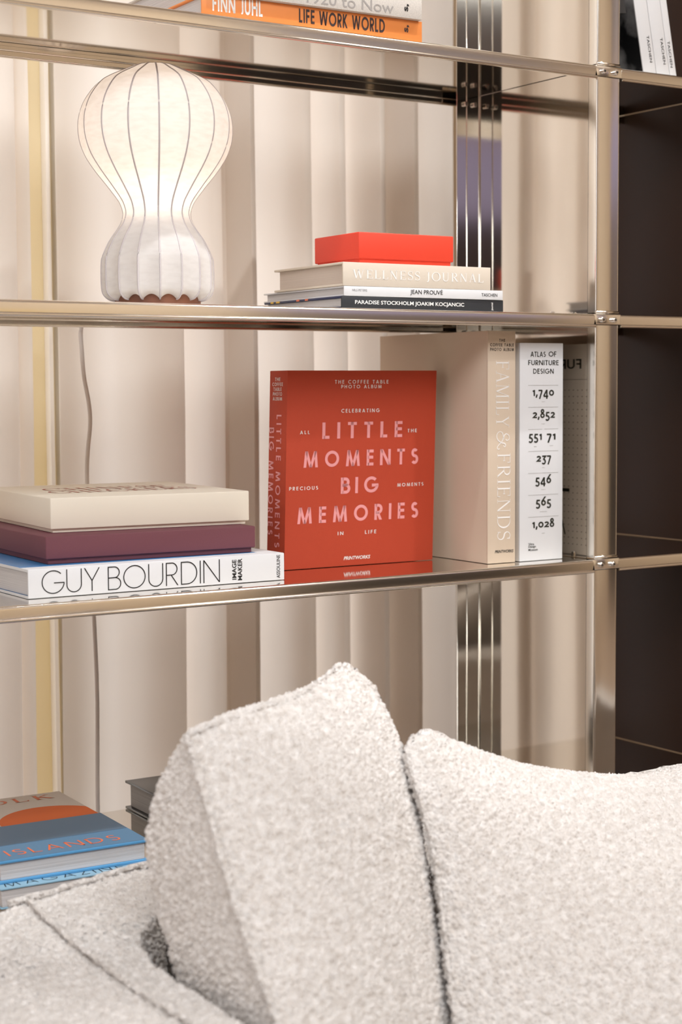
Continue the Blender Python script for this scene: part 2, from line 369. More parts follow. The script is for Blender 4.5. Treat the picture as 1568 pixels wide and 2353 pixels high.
# ------------------------------------------------------------------ shelving unit
ZS = {1: .36724, 2: 0., 3: -.37, 4: -.737}
DEP = .352                        # depth of a shelf
RH = .0203                        # height of a rail
unit = empty('shelving_unit', Matrix.Translation((0, 0, 0)), 'polished steel shelving unit with two bays in front of the cream curtain', 'shelf')
PX0, PX1 = 0., .0455              # the front post
XL, XR = -2.6, .335
def rail_profile(front=True):
    """open sheet rail: rounded top, flat face, rolled hem at the foot"""
    s = 1 if front else -1
    P = []
    for i in range(6):
        a = math.pi/2*i/5; P.append((.0042-.0042*math.sin(a), -.0042+.0042*math.cos(a)))   # top rounding, back to front
    P += [(0, -.0150)]
    for i in range(9):
        a = math.pi/2+math.pi*i/8; P.append((.0004+.0030*math.cos(a)*1.0, -.0176+.0027*math.sin(a)))
    P += [(.0046, -RH), (.0046, -.0042)]
    return P
def rear_profile():
    """rear angle: upright face with a rolled ridge and a short lip at the foot"""
    y = .3050; P = [(y, -.0046), (y, -.0088)]
    P += [(y-.0016*math.sin(math.pi*i/6), -.0088-.0030*i/6) for i in range(1, 6)]+[(y, -.0118), (y, -.0168)]
    P += [(y-.0022*math.sin(math.pi*i/6), -.0168-.0035*i/6) for i in range(1, 6)]+[(y, -.0203), (y+.004, -.0203), (y+.004, -.0046)]
    return P
for k, z in ZS.items():
    zz = z+Z0
    for (xa, xb) in ((XL, -.0005), (PX1+.0005, XR)):
        box('shelf_panel', (xa, .003, zz-.0045), (xb, DEP-.002, zz-.0004), steel, unit, .0004, 1)
        prism('rail', [(p[0], p[1]+zz) for p in rail_profile()], 'x', xa if xa < -1 else xa+.002, xb-.002 if xa < -1 else xb, steel_rail, unit)
        prism('rail', [(p[0], p[1]+zz) for p in rear_profile()], 'x', xa, xb, steel, unit)
    # plain bridge of the rail across the post
    box('rail', (-.004, .0002, zz-.0158), (PX1+.004, .0050, zz), steel_rail, unit, .0012, 2)
    for bx in (.0105, .0345):
        bm = bmesh.new(); add_tube(bm, [(bx, .001, zz-.0085), (bx, -.0042, zz-.0085), (bx, -.0050, zz-.0085)], [.0041, .0041, .0034], 20)
        b = bm_obj('bolt', bm, steel_bolt, unit, sa=35)
        bm = bmesh.new(); add_tube(bm, [(bx, -.0047, zz-.0085), (bx, -.0054, zz-.0085)], .0019, 6)
        bm_obj('hex_socket', bm, mat('socket_dark', '2a2826', .5), b)
    for (sx, sy) in ((-.022, .075), (-.040, .272), (-.020, .272)):
        bm = bmesh.new(); add_tube(bm, [(sx, sy, zz-.001), (sx, sy, zz+.0050), (sx, sy, zz+.0058)], [.0036, .0036, .003], 16)
        bm_obj('bolt', bm, steel_bolt, unit, sa=35)
    for bx in (-.030, -.012):                                          # bolts on the rear post just under the shelf
        bm = bmesh.new(); add_tube(bm, [(bx, .287, zz-.020), (bx, .2800, zz-.020), (bx, .2792, zz-.020)], [.0040, .0040, .0033], 16)
        bm_obj('bolt', bm, steel_bolt, unit, sa=35)
# post pieces between the shelves: C section, face to the front with rolled edges
def post_piece(za, zb):
    w = PX1; P = []
    def rnd(cx, cy, r, a0, a1, n=6): return [(cx+r*math.cos(math.radians(a0+(a1-a0)*i/n)), cy+r*math.sin(math.radians(a0+(a1-a0)*i/n))) for i in range(n+1)]
    P = rnd(.0035, .0040, .0035, 180, 270)+[(.0062, .0012), (w-.0062, .0012)]+rnd(w-.0030, .0036, .0030, 270, 360)+[(w, .0195), (0, .0195)]
    return prism('post', P, 'z', za, zb, steel_rail, unit)
lv = [2.2]+[ZS[k]+Z0 for k in (1, 2, 3, 4)]
for i in range(len(lv)-1):
    top = lv[i]-.0166 if i else 2.05
    post_piece(lv[i+1]+.0022, top)
    bm = bmesh.new(); add_tube(bm, [(.0005, .0026, lv[i+1]+.0030), (PX1-.0005, .0026, lv[i+1]+.0030)], .0028, 10); bm_obj('post_cap', bm, steel_rail, unit, smooth=True)
post_piece(.0, lv[-1]-.0166)
# divider panels per bay height and the far side panel of the narrow bay
for i in range(len(lv)-1):
    zt = lv[i]-.0052 if i else 2.05
    box('side_panel', (.0004, .0205, lv[i+1]+.0005), (.0020, .285, zt), steel, unit)
    box('side_panel', (PX1-.012, .0205, lv[i+1]+.0005), (PX1-.0100, DEP-.002, zt), mat('dark_steel', (.16, .13, .115), .18, 1.), unit)
    box('side_panel', (XR, .0, lv[i+1]+.0005), (XR+.012, DEP, zt), dark_panel, unit, .001)
# rear post: flange with a ridge
box('rear_post', (-.046, .2845, .0), (.0, .2865, 2.05), steel, unit, .0005, 1)
for rx in (-.0262, -.0008):
    bm = bmesh.new(); add_tube(bm, [(rx, .2844, .0), (rx, .2844, 2.05)], .0009, 8); bm_obj('rear_post', bm, steel_rail, unit, smooth=True)

# ------------------------------------------------------------------ curtain and what shows beside it
def cloth(name, col, tcol, f):
    m = bpy.data.materials.new(name); m.use_nodes = True; nt = m.node_tree; nt.nodes.remove(nt.nodes['Principled BSDF'])
    d = nt.nodes.new('ShaderNodeBsdfDiffuse'); t = nt.nodes.new('ShaderNodeBsdfTranslucent'); mx = nt.nodes.new('ShaderNodeMixShader'); mx.inputs[0].default_value = f
    d.inputs[0].default_value = (*hexc(col), 1); t.inputs[0].default_value = (*hexc(tcol), 1)
    tc = nt.nodes.new('ShaderNodeTexCoord'); mp = nt.nodes.new('ShaderNodeMapping'); mp.inputs['Scale'].default_value = (300, 300, 900)
    nz = nt.nodes.new('ShaderNodeTexNoise'); nz.inputs['Scale'].default_value = 1; bp = nt.nodes.new('ShaderNodeBump'); bp.inputs['Strength'].default_value = .12; bp.inputs['Distance'].default_value = .001
    nt.links.new(tc.outputs['Object'], mp.inputs['Vector']); nt.links.new(mp.outputs['Vector'], nz.inputs['Vector']); nt.links.new(nz.outputs['Fac'], bp.inputs['Height'])
    for q in (d, t): nt.links.new(bp.outputs['Normal'], q.inputs['Normal'])
    nt.links.new(d.outputs[0], mx.inputs[1]); nt.links.new(t.outputs[0], mx.inputs[2]); nt.links.new(mx.outputs[0], nt.nodes['Material Output'].inputs['Surface']); return m
curtain_m = cloth('curtain_cloth', 'efe6dc', 'efe4d8', .30)
def curtain(name, edges, x_end, label, y0=.56):
    """edges: (x of the fold crest, depth of the fold); pleats come forward slowly and turn back steeply behind each crest"""
    pts = []
    for i, (xe, a) in enumerate(edges):
        xn = edges[i+1][0] if i+1 < len(edges) else x_end
        an = edges[i+1][1] if i+1 < len(edges) else .02
        w = xn-xe
        if i == 0:
            pts += [(xe, y0-a-.002), (xe+w*.2, y0-.004), (xe+w*.45, y0-.002), (xe+w*.62, y0-an*.45), (xe+w*.84, y0-an*.90)]; continue
        o = min(.050, .38*w)*(1.0 if a > .03 else .5)
        pts += [(xe-.004, y0-a), (xe+.007, y0-a*.86), (xe+.006, y0-a*.45), (xe-o*.55, y0-a*.12), (xe-o, y0+.004), (xe-o*.85, y0+.016), (xe-o*.2, y0+.020), (xe+w*.25, y0+.014), (xe+w*.55, y0-an*.35), (xe+w*.84, y0-an*.90)]
    pts.append((x_end, y0-.02))
    P = smooth_path(pts, 8); bm = bmesh.new()
    zs = [.03, .5, 1.0, 1.5, 2.0, 3.25]; rows = []
    for j, z in enumerate(zs):
        rows.append([bm.verts.new((p[0]+.006*math.sin(3*p[0]+1.3*j)*(1-z/3.25), p[1], z)) for p in P])
    for A, B in zip(rows, rows[1:]):
        for i in range(len(P)-1): bm.faces.new((A[i], A[i+1], B[i+1], B[i]))
    me = bpy.data.meshes.new(name); bm.to_mesh(me); bm.free()
    o = link(name, me, curtain_m, None, smooth=True)
    return tag(o, label, 'curtain')
curtain('curtain', [(-2.1, .04), (-1.9, .05), (-1.72, .04), (-1.55, .05), (-1.36, .045), (-1.2, .05), (-1.04, .045), (-.86, .05), (-.712, .035)], -.678, 'cream pleated curtain left of the narrow pale yellow strip, behind the table lamp')
curtain('curtain', [(-.631, .012), (-.436, .055), (-.345, .02), (-.295, .050), (-.176, .035), (-.100, .025), (-.028, .045), (.040, .05)], .142, 'cream pleated curtain right of the narrow pale yellow strip, behind the books')
YEL = cloth('pale_yellow_panel', 'eadfc6', 'e6d6b0', .38)
struct('trim_3', (-.672, .605, 0), (-.585, .612, 3.25), YEL)
struct('trim_4', (-.628, .585, 0), (-.6215, .604, 3.25), mat('white_bead', 'f2ece4', .5))
struct('trim_5', (-.6125, .585, 0), (-.6100, .604, 3.25), MATS['white_bead'])

# ------------------------------------------------------------------ table lamp
def table_lamp():
    cx, cy = -.657, .150; zb = Z0+.0002; mp_ = .00059187
    r = empty('table_lamp', Matrix.Translation((cx, cy, zb)), 'lit white ribbed balloon-shaped table lamp on the second steel shelf', 'lamp')
    # (zoom row, half width) measured down the silhouette
    prof = [(48, 0), (52, 100), (62, 150), (100, 235), (150, 345), (200, 420), (300, 497), (400, 538), (500, 550), (600, 538), (700, 500), (800, 435), (900, 355), (1000, 279), (1050, 253), (1100, 241), (1150, 251), (1200, 276), (1300, 345), (1400, 391), (1450, 402), (1550, 405), (1650, 400), (1690, 380), (1715, 345), (1722, 310)]
    k = mp_/3.136; z_of = lambda y: (1735-y)*k+.008
    ctl = smooth_path([(h*k, z_of(y)) for y, h in prof], 4)
    NR = 16; SUB = 10; off = math.radians(-114.5)
    bm = bmesh.new(); rows = []
    n = len(ctl)
    for i, (rad, z) in enumerate(ctl):
        t = max(0, min(1, (.125-z)/.06))                              # how far the cloth sags between the wires
        low = max(0, min(1, (.030-z)/.022))
        row = []
        for a in range(NR*SUB):
            ph = (a % SUB)/SUB; s = 4*ph*(1-ph)
            rr = max(.0004, rad)*(1-(.010+.050*t)*s); th = off+2*math.pi*a/(NR*SUB)
            row.append(bm.verts.new((rr*math.cos(th), rr*math.sin(th), z+.0085*s*low*low)))
        rows.append(row)
    m_ = NR*SUB
    for A, B in zip(rows, rows[1:]):
        for a in range(m_): bm.faces.new((A[a], A[(a+1) % m_], B[(a+1) % m_], B[a]))
    bm.faces.new(rows[0])
    sh = bpy.data.materials.new('lamp_cocoon'); sh.use_nodes = True; nt = sh.node_tree; nt.nodes.remove(nt.nodes['Principled BSDF'])
    out = nt.nodes['Material Output']; d = nt.nodes.new('ShaderNodeBsdfDiffuse'); tr = nt.nodes.new('ShaderNodeBsdfTranslucent'); mx = nt.nodes.new('ShaderNodeMixShader')
    d.inputs['Color'].default_value = (.86, .84, .83, 1); tr.inputs['Color'].default_value = (.90, .86, .80, 1); mx.inputs['Fac'].default_value = .36
    tcn = nt.nodes.new('ShaderNodeTexCoord'); mpn = nt.nodes.new('ShaderNodeMapping'); mpn.inputs['Scale'].default_value = (60, 60, 190); nn = nt.nodes.new('ShaderNodeTexNoise'); nn.inputs['Scale'].default_value = 1; nn.inputs['Detail'].default_value = 5
    rp = nt.nodes.new('ShaderNodeValToRGB'); rp.color_ramp.elements[0].color = (.80, .75, .69, 1); rp.color_ramp.elements[1].color = (.95, .92, .87, 1); rp.color_ramp.elements[0].position = .3; rp.color_ramp.elements[1].position = .6
    nt.links.new(tcn.outputs['Object'], mpn.inputs['Vector']); nt.links.new(mpn.outputs['Vector'], nn.inputs['Vector']); nt.links.new(nn.outputs['Fac'], rp.inputs['Fac']); nt.links.new(rp.outputs['Color'], tr.inputs['Color'])
    nt.links.new(d.outputs[0], mx.inputs[1]); nt.links.new(tr.outputs[0], mx.inputs[2]); nt.links.new(mx.outputs[0], out.inputs['Surface'])
    bm_obj('lamp_shade', bm, sh, r, smooth=True)
    rib_m = mat('lamp_wire', 'cdc5c6', .6)
    for j in range(NR):
        th = off+2*math.pi*j/NR
        bm = bmesh.new(); add_tube(bm, [((max(.0004, q[0])-.0006)*math.cos(th), (max(.0004, q[0])-.0006)*math.sin(th), q[1]) for q in ctl[4:]], .00125, 6)
        bm_obj('rib', bm, rib_m, r, smooth=True)
    bm = bmesh.new(); add_tube(bm, [(0, 0, 0), (0, 0, .002), (0, 0, .018), (0, 0, .020)], [.056, .058, .058, .056], 40)
    bm_obj('base', bm, mat('walnut_base', '7a4a33', .5, var=((10, 60, 10), .2)), r, sa=35)
    bm = bmesh.new(); add_tube(bm, [(0, 0, .018), (0, 0, .118)], .012, 20); bm_obj('lamp_stem', bm, white_ink, r, sa=35)
    bm = bmesh.new(); add_tube(bm, [(0, 0, .108), (0, 0, .112)], .033, 32); bm_obj('bulb_plate', bm, white_ink, r, sa=35)  # hidden disc added to keep bulb light off the lower shade
    # the bulb, just above the neck
    l = bpy.data.lights.new('bulb', 'POINT'); l.energy = .44; l.color = (1, .86, .74); l.shadow_soft_size = .030
    lo = bpy.data.objects.new('bulb', l); COL.objects.link(lo); lo.parent = r; lo.location = (0, 0, .190)
    cord = smooth_path([(.02, .05, .004), (.035, .12, .0035), (.030, .200, .004), (.026, .240, .003), (.0225, .285, -.004), (.022, .300, -.020), (.0235, .301, -.050), (.026, .300, -.090), (.035, .30, -.152), (.028, .30, -.246), (.036, .30, -.463), (.039, .30, -.587), (.037, .30, -.760), (.04, .30, -1.0), (.06, .31, -1.14)], 8)
    bm = bmesh.new(); add_tube(bm, cord, .0033, 10); bm_obj('power_cord', bm, mat('grey_cord', 'ddd4ce', .5), r, smooth=True)
table_lamp()

# ------------------------------------------------------------------ second shelf: stack under the red box
para_c = mat('charcoal_cloth', '24262b', .55, bump=LINEN)
M = flat_frame(-.4367, .030, .0002, -.0189); L = .2785; T = .0174
r = book(M, L, .2158, T, mat('patterned_cover', '2b3050', .5), paper, 'thin charcoal book with white capital letters, lowest of the stack under the red box', m_spine=para_c)
fm = face((0, 0, 0), (1, 0, 0), (0, 0, 1))
letters([('PARADISE STOCKHOLM JOAKIM KOCJANCIC', FNT(.016), .0213, .0053, .1863, .0068), ('journal', FNT(.01), .2605, .0024, .0112, .0045, math.pi/2)], fm, white_ink, r)
side = face((0, 0, 0), (0, -1, 0), (0, 0, 1))
bm = bmesh.new()
for (ya, yb) in ((.196, .188), (.180, .170)): add_box(bm, (-.0003, yb, T-.0024), (.002, ya, T+.0002))
bm_obj('cover_print', bm, mat('yellow_print', 'dcb13a', .5), r)
bm = bmesh.new()
for (ya, yb) in ((.122, .114), (.098, .090)): add_box(bm, (-.0003, yb, T-.0024), (.002, ya, T+.0002))
bm_obj('cover_print', bm, mat('coral_print', 'e07a55', .5), r)
white_c = mat('white_cover', 'dedee0', .4)
M = flat_frame(-.4329, .030, .0178, -.0273); T = .0136
r = book(M, .2722, .2272, T, white_c, paper, 'thin white book with black letters between the charcoal book and the cream linen journal', bt=.002)
letters([('JEAN PROUVÉ', FNT(.008), .1095, .0032, .0556, .0093), ('TASCHEN', FNT(.006), .2335, .0045, .0284, .0046)], fm, black_ink, r)
letters([('NILS PETERS', FNT(0), .0131, .0066, .0242, .0031)], fm, mat('grey_ink', '7b7878', .6), r)
linen_c = mat('cream_linen', 'd9cdbd', .8, bump=LINEN)
M = flat_frame(-.4343, .030, .0316, -.0236); T = .0325
r = book(M, .2521, .1912, T, linen_c, paper_cream, 'thick cream linen journal with white serif letters directly under the red box', name='journal', bt=.003, inset=.006, cat='book')
letters([('WELLNESS JOURNAL', SER(.13, .14), .0154, .0104, .2235, .0125)], fm, white_ink, r)
red_m = mat('red_board', 'e8432a', .55)
lid_box(flat_frame(-.4021, .0388, .0643, -.0307), .1603, .1209, .0060, .003, .0428, red_m, 'bright red lidded box on top of the journal stack')

# ------------------------------------------------------------------ third shelf, left stack
M = flat_frame(-.8935, .053, -.3698, -.0106); T = .0365
r = book(M, .3725, .285, T, mat('blue_photo_cover', '3f78ad', .35), paper, 'wide white book with thin black spine letters, under the maroon box', m_spine=white_c, inset=.003, bt=.003)
bm = bmesh.new(); add_box(bm, (0, .0025, T-.0005), (.3725, .026, T+.0003)); add_box(bm, (.345, .026, T-.0005), (.3725, .285, T+.0003)); add_box(bm, (0, .0025, -.0001), (.3725, .06, .0006)); add_box(bm, (-.0002, .0025, T-.0031), (.0006, .2, T+.0002)); add_box(bm, (-.0002, .0025, -.0001), (.0006, .2, .0033)); add_box(bm, (.3719, .0025, T-.0031), (.3727, .285, T+.0003)); bm_obj('cover_margin', bm, white_c, r)
letters([('GUY', GEO(.045, .10), .0177, .0042, .0798, .0300), ('BOURDIN', GEO(.045, .12), .1086, .0034, .1637, .0305)], fm, black_ink, r)
letters([('IMAGE', FNT(.018), .2975, .0050, .0270, .0066, math.pi/2), ('MAKER', FNT(.018), .3062, .0036, .0295, .0066, math.pi/2), ('ASSOULINE', FNT(.008), .3656, .0028, .0318, .0054, math.pi/2)], fm, black_ink, r)
maroon = mat('maroon_cloth', '74424b', .7, bump=LINEN)
lid_box(flat_frame(-.851, .0949, -.3331, -.0448), .3037, .290, .0066, .004, .0362, maroon, 'maroon cloth lidded box between the cream box and the wide white book')
cream = mat('cream_board', 'f3e9d8', .6)
r = lid_box(flat_frame(-.8251, .1381, -.2967, -.0831), .2884, .2926, .0048, .004, .0463, cream, 'cream lidded box with dark red swash lettering, topmost of the left stack')
TOPF = face((0, 0, .0463), (1, 0, 0), (0, 1, 0))
letters([('CHINESE', SER(.11, .05), .050, .150, .190, .052), ('CHECKERS', SER(.11, .05), .038, .092, .215, .048)], TOPF, mat('dark_red_ink', 'b46656', .6), r)

# ------------------------------------------------------------------ third shelf, upright albums
def photo_album_red():
    w, d, h = .2615, .0510, .2868
    M0 = rotm(-.4600, .1500, -.3698, -.0185); sh = Matrix.Identity(4); sh[0][2] = .030
    M = M0
    r = empty('photo_album', M, 'terracotta red photo album standing with its pink and white lettered cover to the front', 'album')
    c = mat('terracotta_cloth', 'bf4427', .75, bump=((700, 700, 700), .35, .0008))
    bm = bmesh.new(); add_box(bm, (.0, .0, 0), (w, .0032, h), .0009); add_box(bm, (.0, d-.0032, 0), (w, d, h), .0009); o1 = bm_obj('cover', bm, c, r, sa=40)
    o2 = box('spine', (0, .0026, 0), (.0034, d-.0026, h), c, r, .0008)
    o3 = box('page_block', (.010, .0042, .004), (w-.006, d-.0042, h-.004), paper_cream, r)
    fr = face((0, 0, 0), (1, 0, 0), (0, 0, 1))
    pk = mat('pink_foil', 'f3a3a4', .45); wh = white_ink
    du = -.0012
    P = [('LITTLE', .0600, .1877, .1404, .0238), ('MOMENTS', .0292, .1467, .2013, .0236), ('BIG', .0936, .1066, .0662, .0238), ('MEMORIES', .0205, .0655, .2120, .0238)]
    T1 = letters([(s, GEO(.185, .48 if s != 'BIG' else .42), u, v, ww, hh) for s, u, v, ww, hh in P], fr, pk, r)
    Q = [('THE COFFEE TABLE', .0800, .2676, .0935, .0053), ('PHOTO ALBUM', .0910, .2608, .0706, .0050), ('CELEBRATING', .0920, .2254, .0670, .0053), ('ALL', .0222, .1952, .0163, .0051), ('THE', .2100, .1945, .0167, .0051), ('PRECIOUS', .0058, .1145, .0486, .0051), ('MOMENTS', .1936, .1137, .0474, .0050), ('IN', .0898, .0460, .0098, .0050), ('LIFE', .1375, .0456, .0198, .0053)]
    T2 = letters([(s, GEO(.15, .42), u, v, ww, hh) for s, u, v, ww, hh in Q], fr, wh, r)
    T3 = letters([('PRINTWORKS', dict(k='font', o=.02, sh=.22), .1010, .0088, .0466, .0052)], fr, wh, r)
    fs = face((0, 0, 0), (0, -1, 0), (0, 0, 1))
    pk2 = mat('pink_foil_spine', 'd77f80', .5)
    # rows run down the spine, letter tops toward the front cover
    T4 = letters([('LITTLE MOMENTS', GEO(.16, .40), -.0286, .2232, .1920, .0138, DOWN), ('BIG MEMORIES', GEO(.16, .40), -.0492, .2045, .1560, .0138, DOWN)], fs, pk, r)
    rows = [('THE', -.0350, .2718, .0150), ('COFFEE', -.0425, .2646, .0300), ('TABLE', -.0390, .2576, .0230), ('PHOTO', -.0405, .2507, .0260), ('ALBUM', -.0405, .2438, .0265)]
    T5 = letters([(s, GEO(.15, .28), u, v, ww, .0050) for s, u, v, ww in rows], fs, wh, r)
    for o in [o1, o2, o3]+T1+T2+T3+T4+T5: o.data.transform(sh)     # the album leans a little to the right
photo_album_red()
def photo_album_beige():
    T = .051; L = .3440; D = .292
    M = upright_frame(-.1705, .0455, -.3698, -.030, T)
    c = mat('beige_cloth', 'd6c3ae', .8, bump=LINEN)
    r = book(M, L, D, T, c, paper_cream, 'tall beige photo album with white serif letters running down its spine', name='photo_album', cat='album', bt=.0032, inset=.004)
    f = face((0, 0, T), (0, 0, -1), (1, 0, 0))
    letters([('THE', GEO(.15, .3), .0206, .3280, .0110, .0042), ('COFFEE TABLE', GEO(.15, .3), .0042, .3212, .0432, .0044), ('PHOTO ALBUM', GEO(.15, .3), .0042, .3145, .0434, .0044)], f, black_ink, r)
    letters([('PRINTWORKS', dict(k='font', o=.02, sh=.22), .0130, .0150, .0345, .0044)], f, black_ink, r)
    letters([('FAMILY', SER(.085, .06), .0150, .3000, .0985, .0238, DOWN), ('&', SER(.085, .06, fit=1), .0158, .1960, .0270, .0240, DOWN), ('FRIENDS', SER(.085, .07), .0176, .1635, .1290, .0238, DOWN)], f, white_ink, r)
photo_album_beige()
def atlas():
    T = .0826; L = .3268; D = .212
    M = upright_frame(-.1114, .0436, -.3698, -.0196, T)
    r = book(M, L, D, T, mat('atlas_print_board', 'd8d0c8', .4), paper, 'thick white book with black figures ruled down its spine, beside the right post', bt=.003, m_spine=white_c)
    f = face((0, 0, T), (0, 0, -1), (1, 0, 0)); dk = mat('olive_black_ink', '23241b', .5); g = GEO(.15, .16)
    letters([('ATLAS', GEO(.16, .12), .0198, .3062, .0290, .0077), ('OF', GEO(.16, .12), .0543, .3066, .0149, .0077), ('FURNITURE', GEO(.16, .14), .0154, .2937, .0584, .0075), ('DESIGN', GEO(.16, .16), .0249, .2810, .0393, .0075)], f, dk, r)
    hh = .0200
    nums = [('1,740', .0236, .2477, .0414), ('2,852', .0227, .2144, .0441), ('551', .0165, .1818, .0252), ('71', .0514, .1816, .0168), ('237', .0303, .1488, .0298), ('546', .0294, .1159, .0309), ('565', .0305, .0824, .0295), ('1,028', .0236, .0492, .0427)]
    letters([(s, GEO(.17, .10), u, v, w, hh) for s, u, v, w in nums], f, dk, r)
    lines = [(.0155, .0731, .2634), (.0156, .0732, .2307), (.0157, .0423, .1976), (.0465, .0734, .1977), (.0158, .0736, .1647), (.0159, .0737, .1316), (.016, .0739, .0988), (.0161, .0744, .0656)]
    bm = bmesh.new()
    for a, b_, v in lines:
        bm.faces.new([bm.verts.new(f @ Vector(p)) for p in ((a, v, .0003), (b_, v, .0003), (b_, v+.0004, .0003), (a, v+.0004, .0003))])
    bm_obj('rule_lines', bm, mat('rule_grey', '8b8780', .6), r)
    letters([(s, FNT(0), u, v, w, .0014) for s, u, v, w in (('objects', .0411, .2384, .0069), ('images', .0411, .2050, .0064), ('texts', .0265, .1712, .0050), ('authors', .0570, .1722, .0066), ('years', .0424, .1388, .0050), ('designers', .0405, .1060, .0086), ('manufacturers', .0382, .0728, .0136), ('pages', .0424, .0398, .0056))], f, MATS['rule_grey'], r)
    letters([('Vitra', FNT(.012), .0166, .0234, .0107, .0036), ('Design', FNT(.012), .0166, .0188, .0142, .0042), ('Museum', FNT(.012), .0166, .0147, .0178, .0036)], f, dk, r)
    # printed back board that the steel panel mirrors (local z = 0 side, facing right)
    fb = face((0, 0, 0), (0, 1, 0), (1, 0, 0))
    letters([('FURNITURE', GEO(.16, .10), .024, .2890, .150, .0150)], fb, dk, r, name='board_lettering')
    bm = bmesh.new()
    bm.faces.new([bm.verts.new(fb @ Vector(p)) for p in ((.01, .272, .0003), (.205, .272, .0003), (.205, .2726, .0003), (.01, .2726, .0003))])
    for i in range(19):
        for j in range(25):
            u, v = .012+i*.010, .016+j*.0100
            bm.faces.new([bm.verts.new(fb @ Vector((u+.0011*math.cos(t), v+.0011*math.sin(t), .0003))) for t in [k*math.pi/3 for k in range(6)]])
    bm_obj('dot_grid', bm, mat('dot_brown', '6a5a50', .6), r)
    vs, fs = [], []
    ribbon(vs, fs, arc(.135, .205, .055, .055, 0, 360, 40), .006); ribbon(vs, fs, [(.10, .085), (.13, .12), (.16, .085)], .004); ribbon(vs, fs, [(.05, .10), (.09, .10)], .005); ribbon(vs, fs, [(.10, .085), (.16, .085)], .004); ribbon(vs, fs, [(.06, .03), (.075, .075)], .003)
    bm = bmesh.new(); vv = [bm.verts.new(fb @ Vector((a, b_, .0004))) for a, b_ in vs]
    for q in fs: bm.faces.new([vv[i] for i in q])
    bm_obj('board_drawing', bm, dk, r)
atlas()

# ------------------------------------------------------------------ top shelf
orange = mat('orange_board', 'ea8d48', .45)
M = flat_frame(-.6554, .020, ZS[1]+.0002, -.0305); T = .0291
r = book(M, .341, .25, T, orange, paper, 'orange book with white and dark condensed capitals on its spine, on the top shelf', bt=.0026)
letters([('FINN JUHL', GEO(.18, .15), .0153, .0084, .0735, .0200)], fm, white_ink, r)
letters([('LIFE WORK WORLD', GEO(.18, .15), .1438, .0074, .1356, .0182), ('s,', SER(.1) if False else FNT(.03), .3195, .0120, .0100, .0082, math.pi/2)], fm, brown_ink, r)
grey_c = mat('grey_linen', 'cfc8c0', .8, bump=LINEN, var=((500, 500, 500), .10))
M = flat_frame(-.6500, .012, ZS[1]+.0295, -.0305)
r = book(M, .3300, .25, .034, grey_c, paper, 'grey linen book lying on the orange book', bt=.0026)
letters([('1920 to Now', FNT(0), .1460, .0035, .1370, .0150)], fm, mat('silver_ink', '9f9995', .5), r)
letters([('s,', FNT(.03), .3085, .0090, .0100, .0078, math.pi/2)], fm, black_ink, r)

# leaning books in the narrow bay
def lean_frame(x, y, z, T, ang):
    M = Matrix.Translation((x, y, z+Z0)) @ Matrix.Rotation(-ang, 4, 'Y')
    return M @ frame((T, 0, 0), (0, 0, 1), (0, 1, 0), (-1, 0, 0))
photo_c = bpy.data.materials.new('smoke_photo_cover'); photo_c.use_nodes = True
nt = photo_c.node_tree; b = nt.nodes['Principled BSDF']; b.inputs['Roughness'].default_value = .35
tc = nt.nodes.new('ShaderNodeTexCoord'); nz = nt.nodes.new('ShaderNodeTexNoise'); nz.inputs['Scale'].default_value = 14; nz.inputs['Detail'].default_value = 6
rp = nt.nodes.new('ShaderNodeValToRGB'); rp.color_ramp.elements[0].position = .48; rp.color_ramp.elements[1].position = .80; rp.color_ramp.elements[0].color = (.004, .004, .005, 1); rp.color_ramp.elements[1].color = (.35, .34, .34, 1)
nt.links.new(tc.outputs['Object'], nz.inputs['Vector']); nt.links.new(nz.outputs['Fac'], rp.inputs['Fac']); nt.links.new(rp.outputs['Color'], b.inputs['Base Color'])
ang = math.radians(11.5)
xs = .1215
for i, (T, cov, lab, init) in enumerate(((.0262, photo_c, 'leaning white-spined book with a black photographic cover, nearest the post', 'O'), (.0270, white_c, 'white-spined leaning book in the middle of the three in the narrow bay', 'L'), (.0135, white_c, 'thinnest white-spined leaning book, rightmost of the three in the narrow bay', 'R'))):
    M = lean_frame(xs, .030, ZS[1]+.0003+(.0012, .0008, .0)[i], T, ang)
    r = book(M, .285, .20, T, cov, paper, lab, 'white books leaning in the narrow bay', bt=.0024, m_spine=white_c)
    f = face((0, 0, T), (0, 0, -1), (1, 0, 0))
    letters([('TASCHEN', FNT(.004), T-.0105 if i < 2 else .0030, .0575, .0405, .0050, DOWN), (init, SER(.09), T-.0110 if i < 2 else .0020, .1370, .012, .0068, DOWN)], f, black_ink, r)
    if i == 0:                                                         # torn paper strip on the printed cover (left face)
        fl = face((0, 0, T), (0, -1, 0), (1, 0, 0))
        random.seed(3)
        up = [(-.02-.011*k, .150+.006*k*.12+random.uniform(-.002, .002)) for k in range(15)]; dn = [(-.02-.011*k, .098+random.uniform(-.002, .002)) for k in range(15)]
        bm = bmesh.new(); bm.faces.new([bm.verts.new(fl @ Vector((a, b_, .0004))) for a, b_ in up+dn[::-1]]); bm_obj('cover_photo', bm, mat('photo_grey', '8a8684', .5), r)
    xs += T/math.cos(ang)+.0009

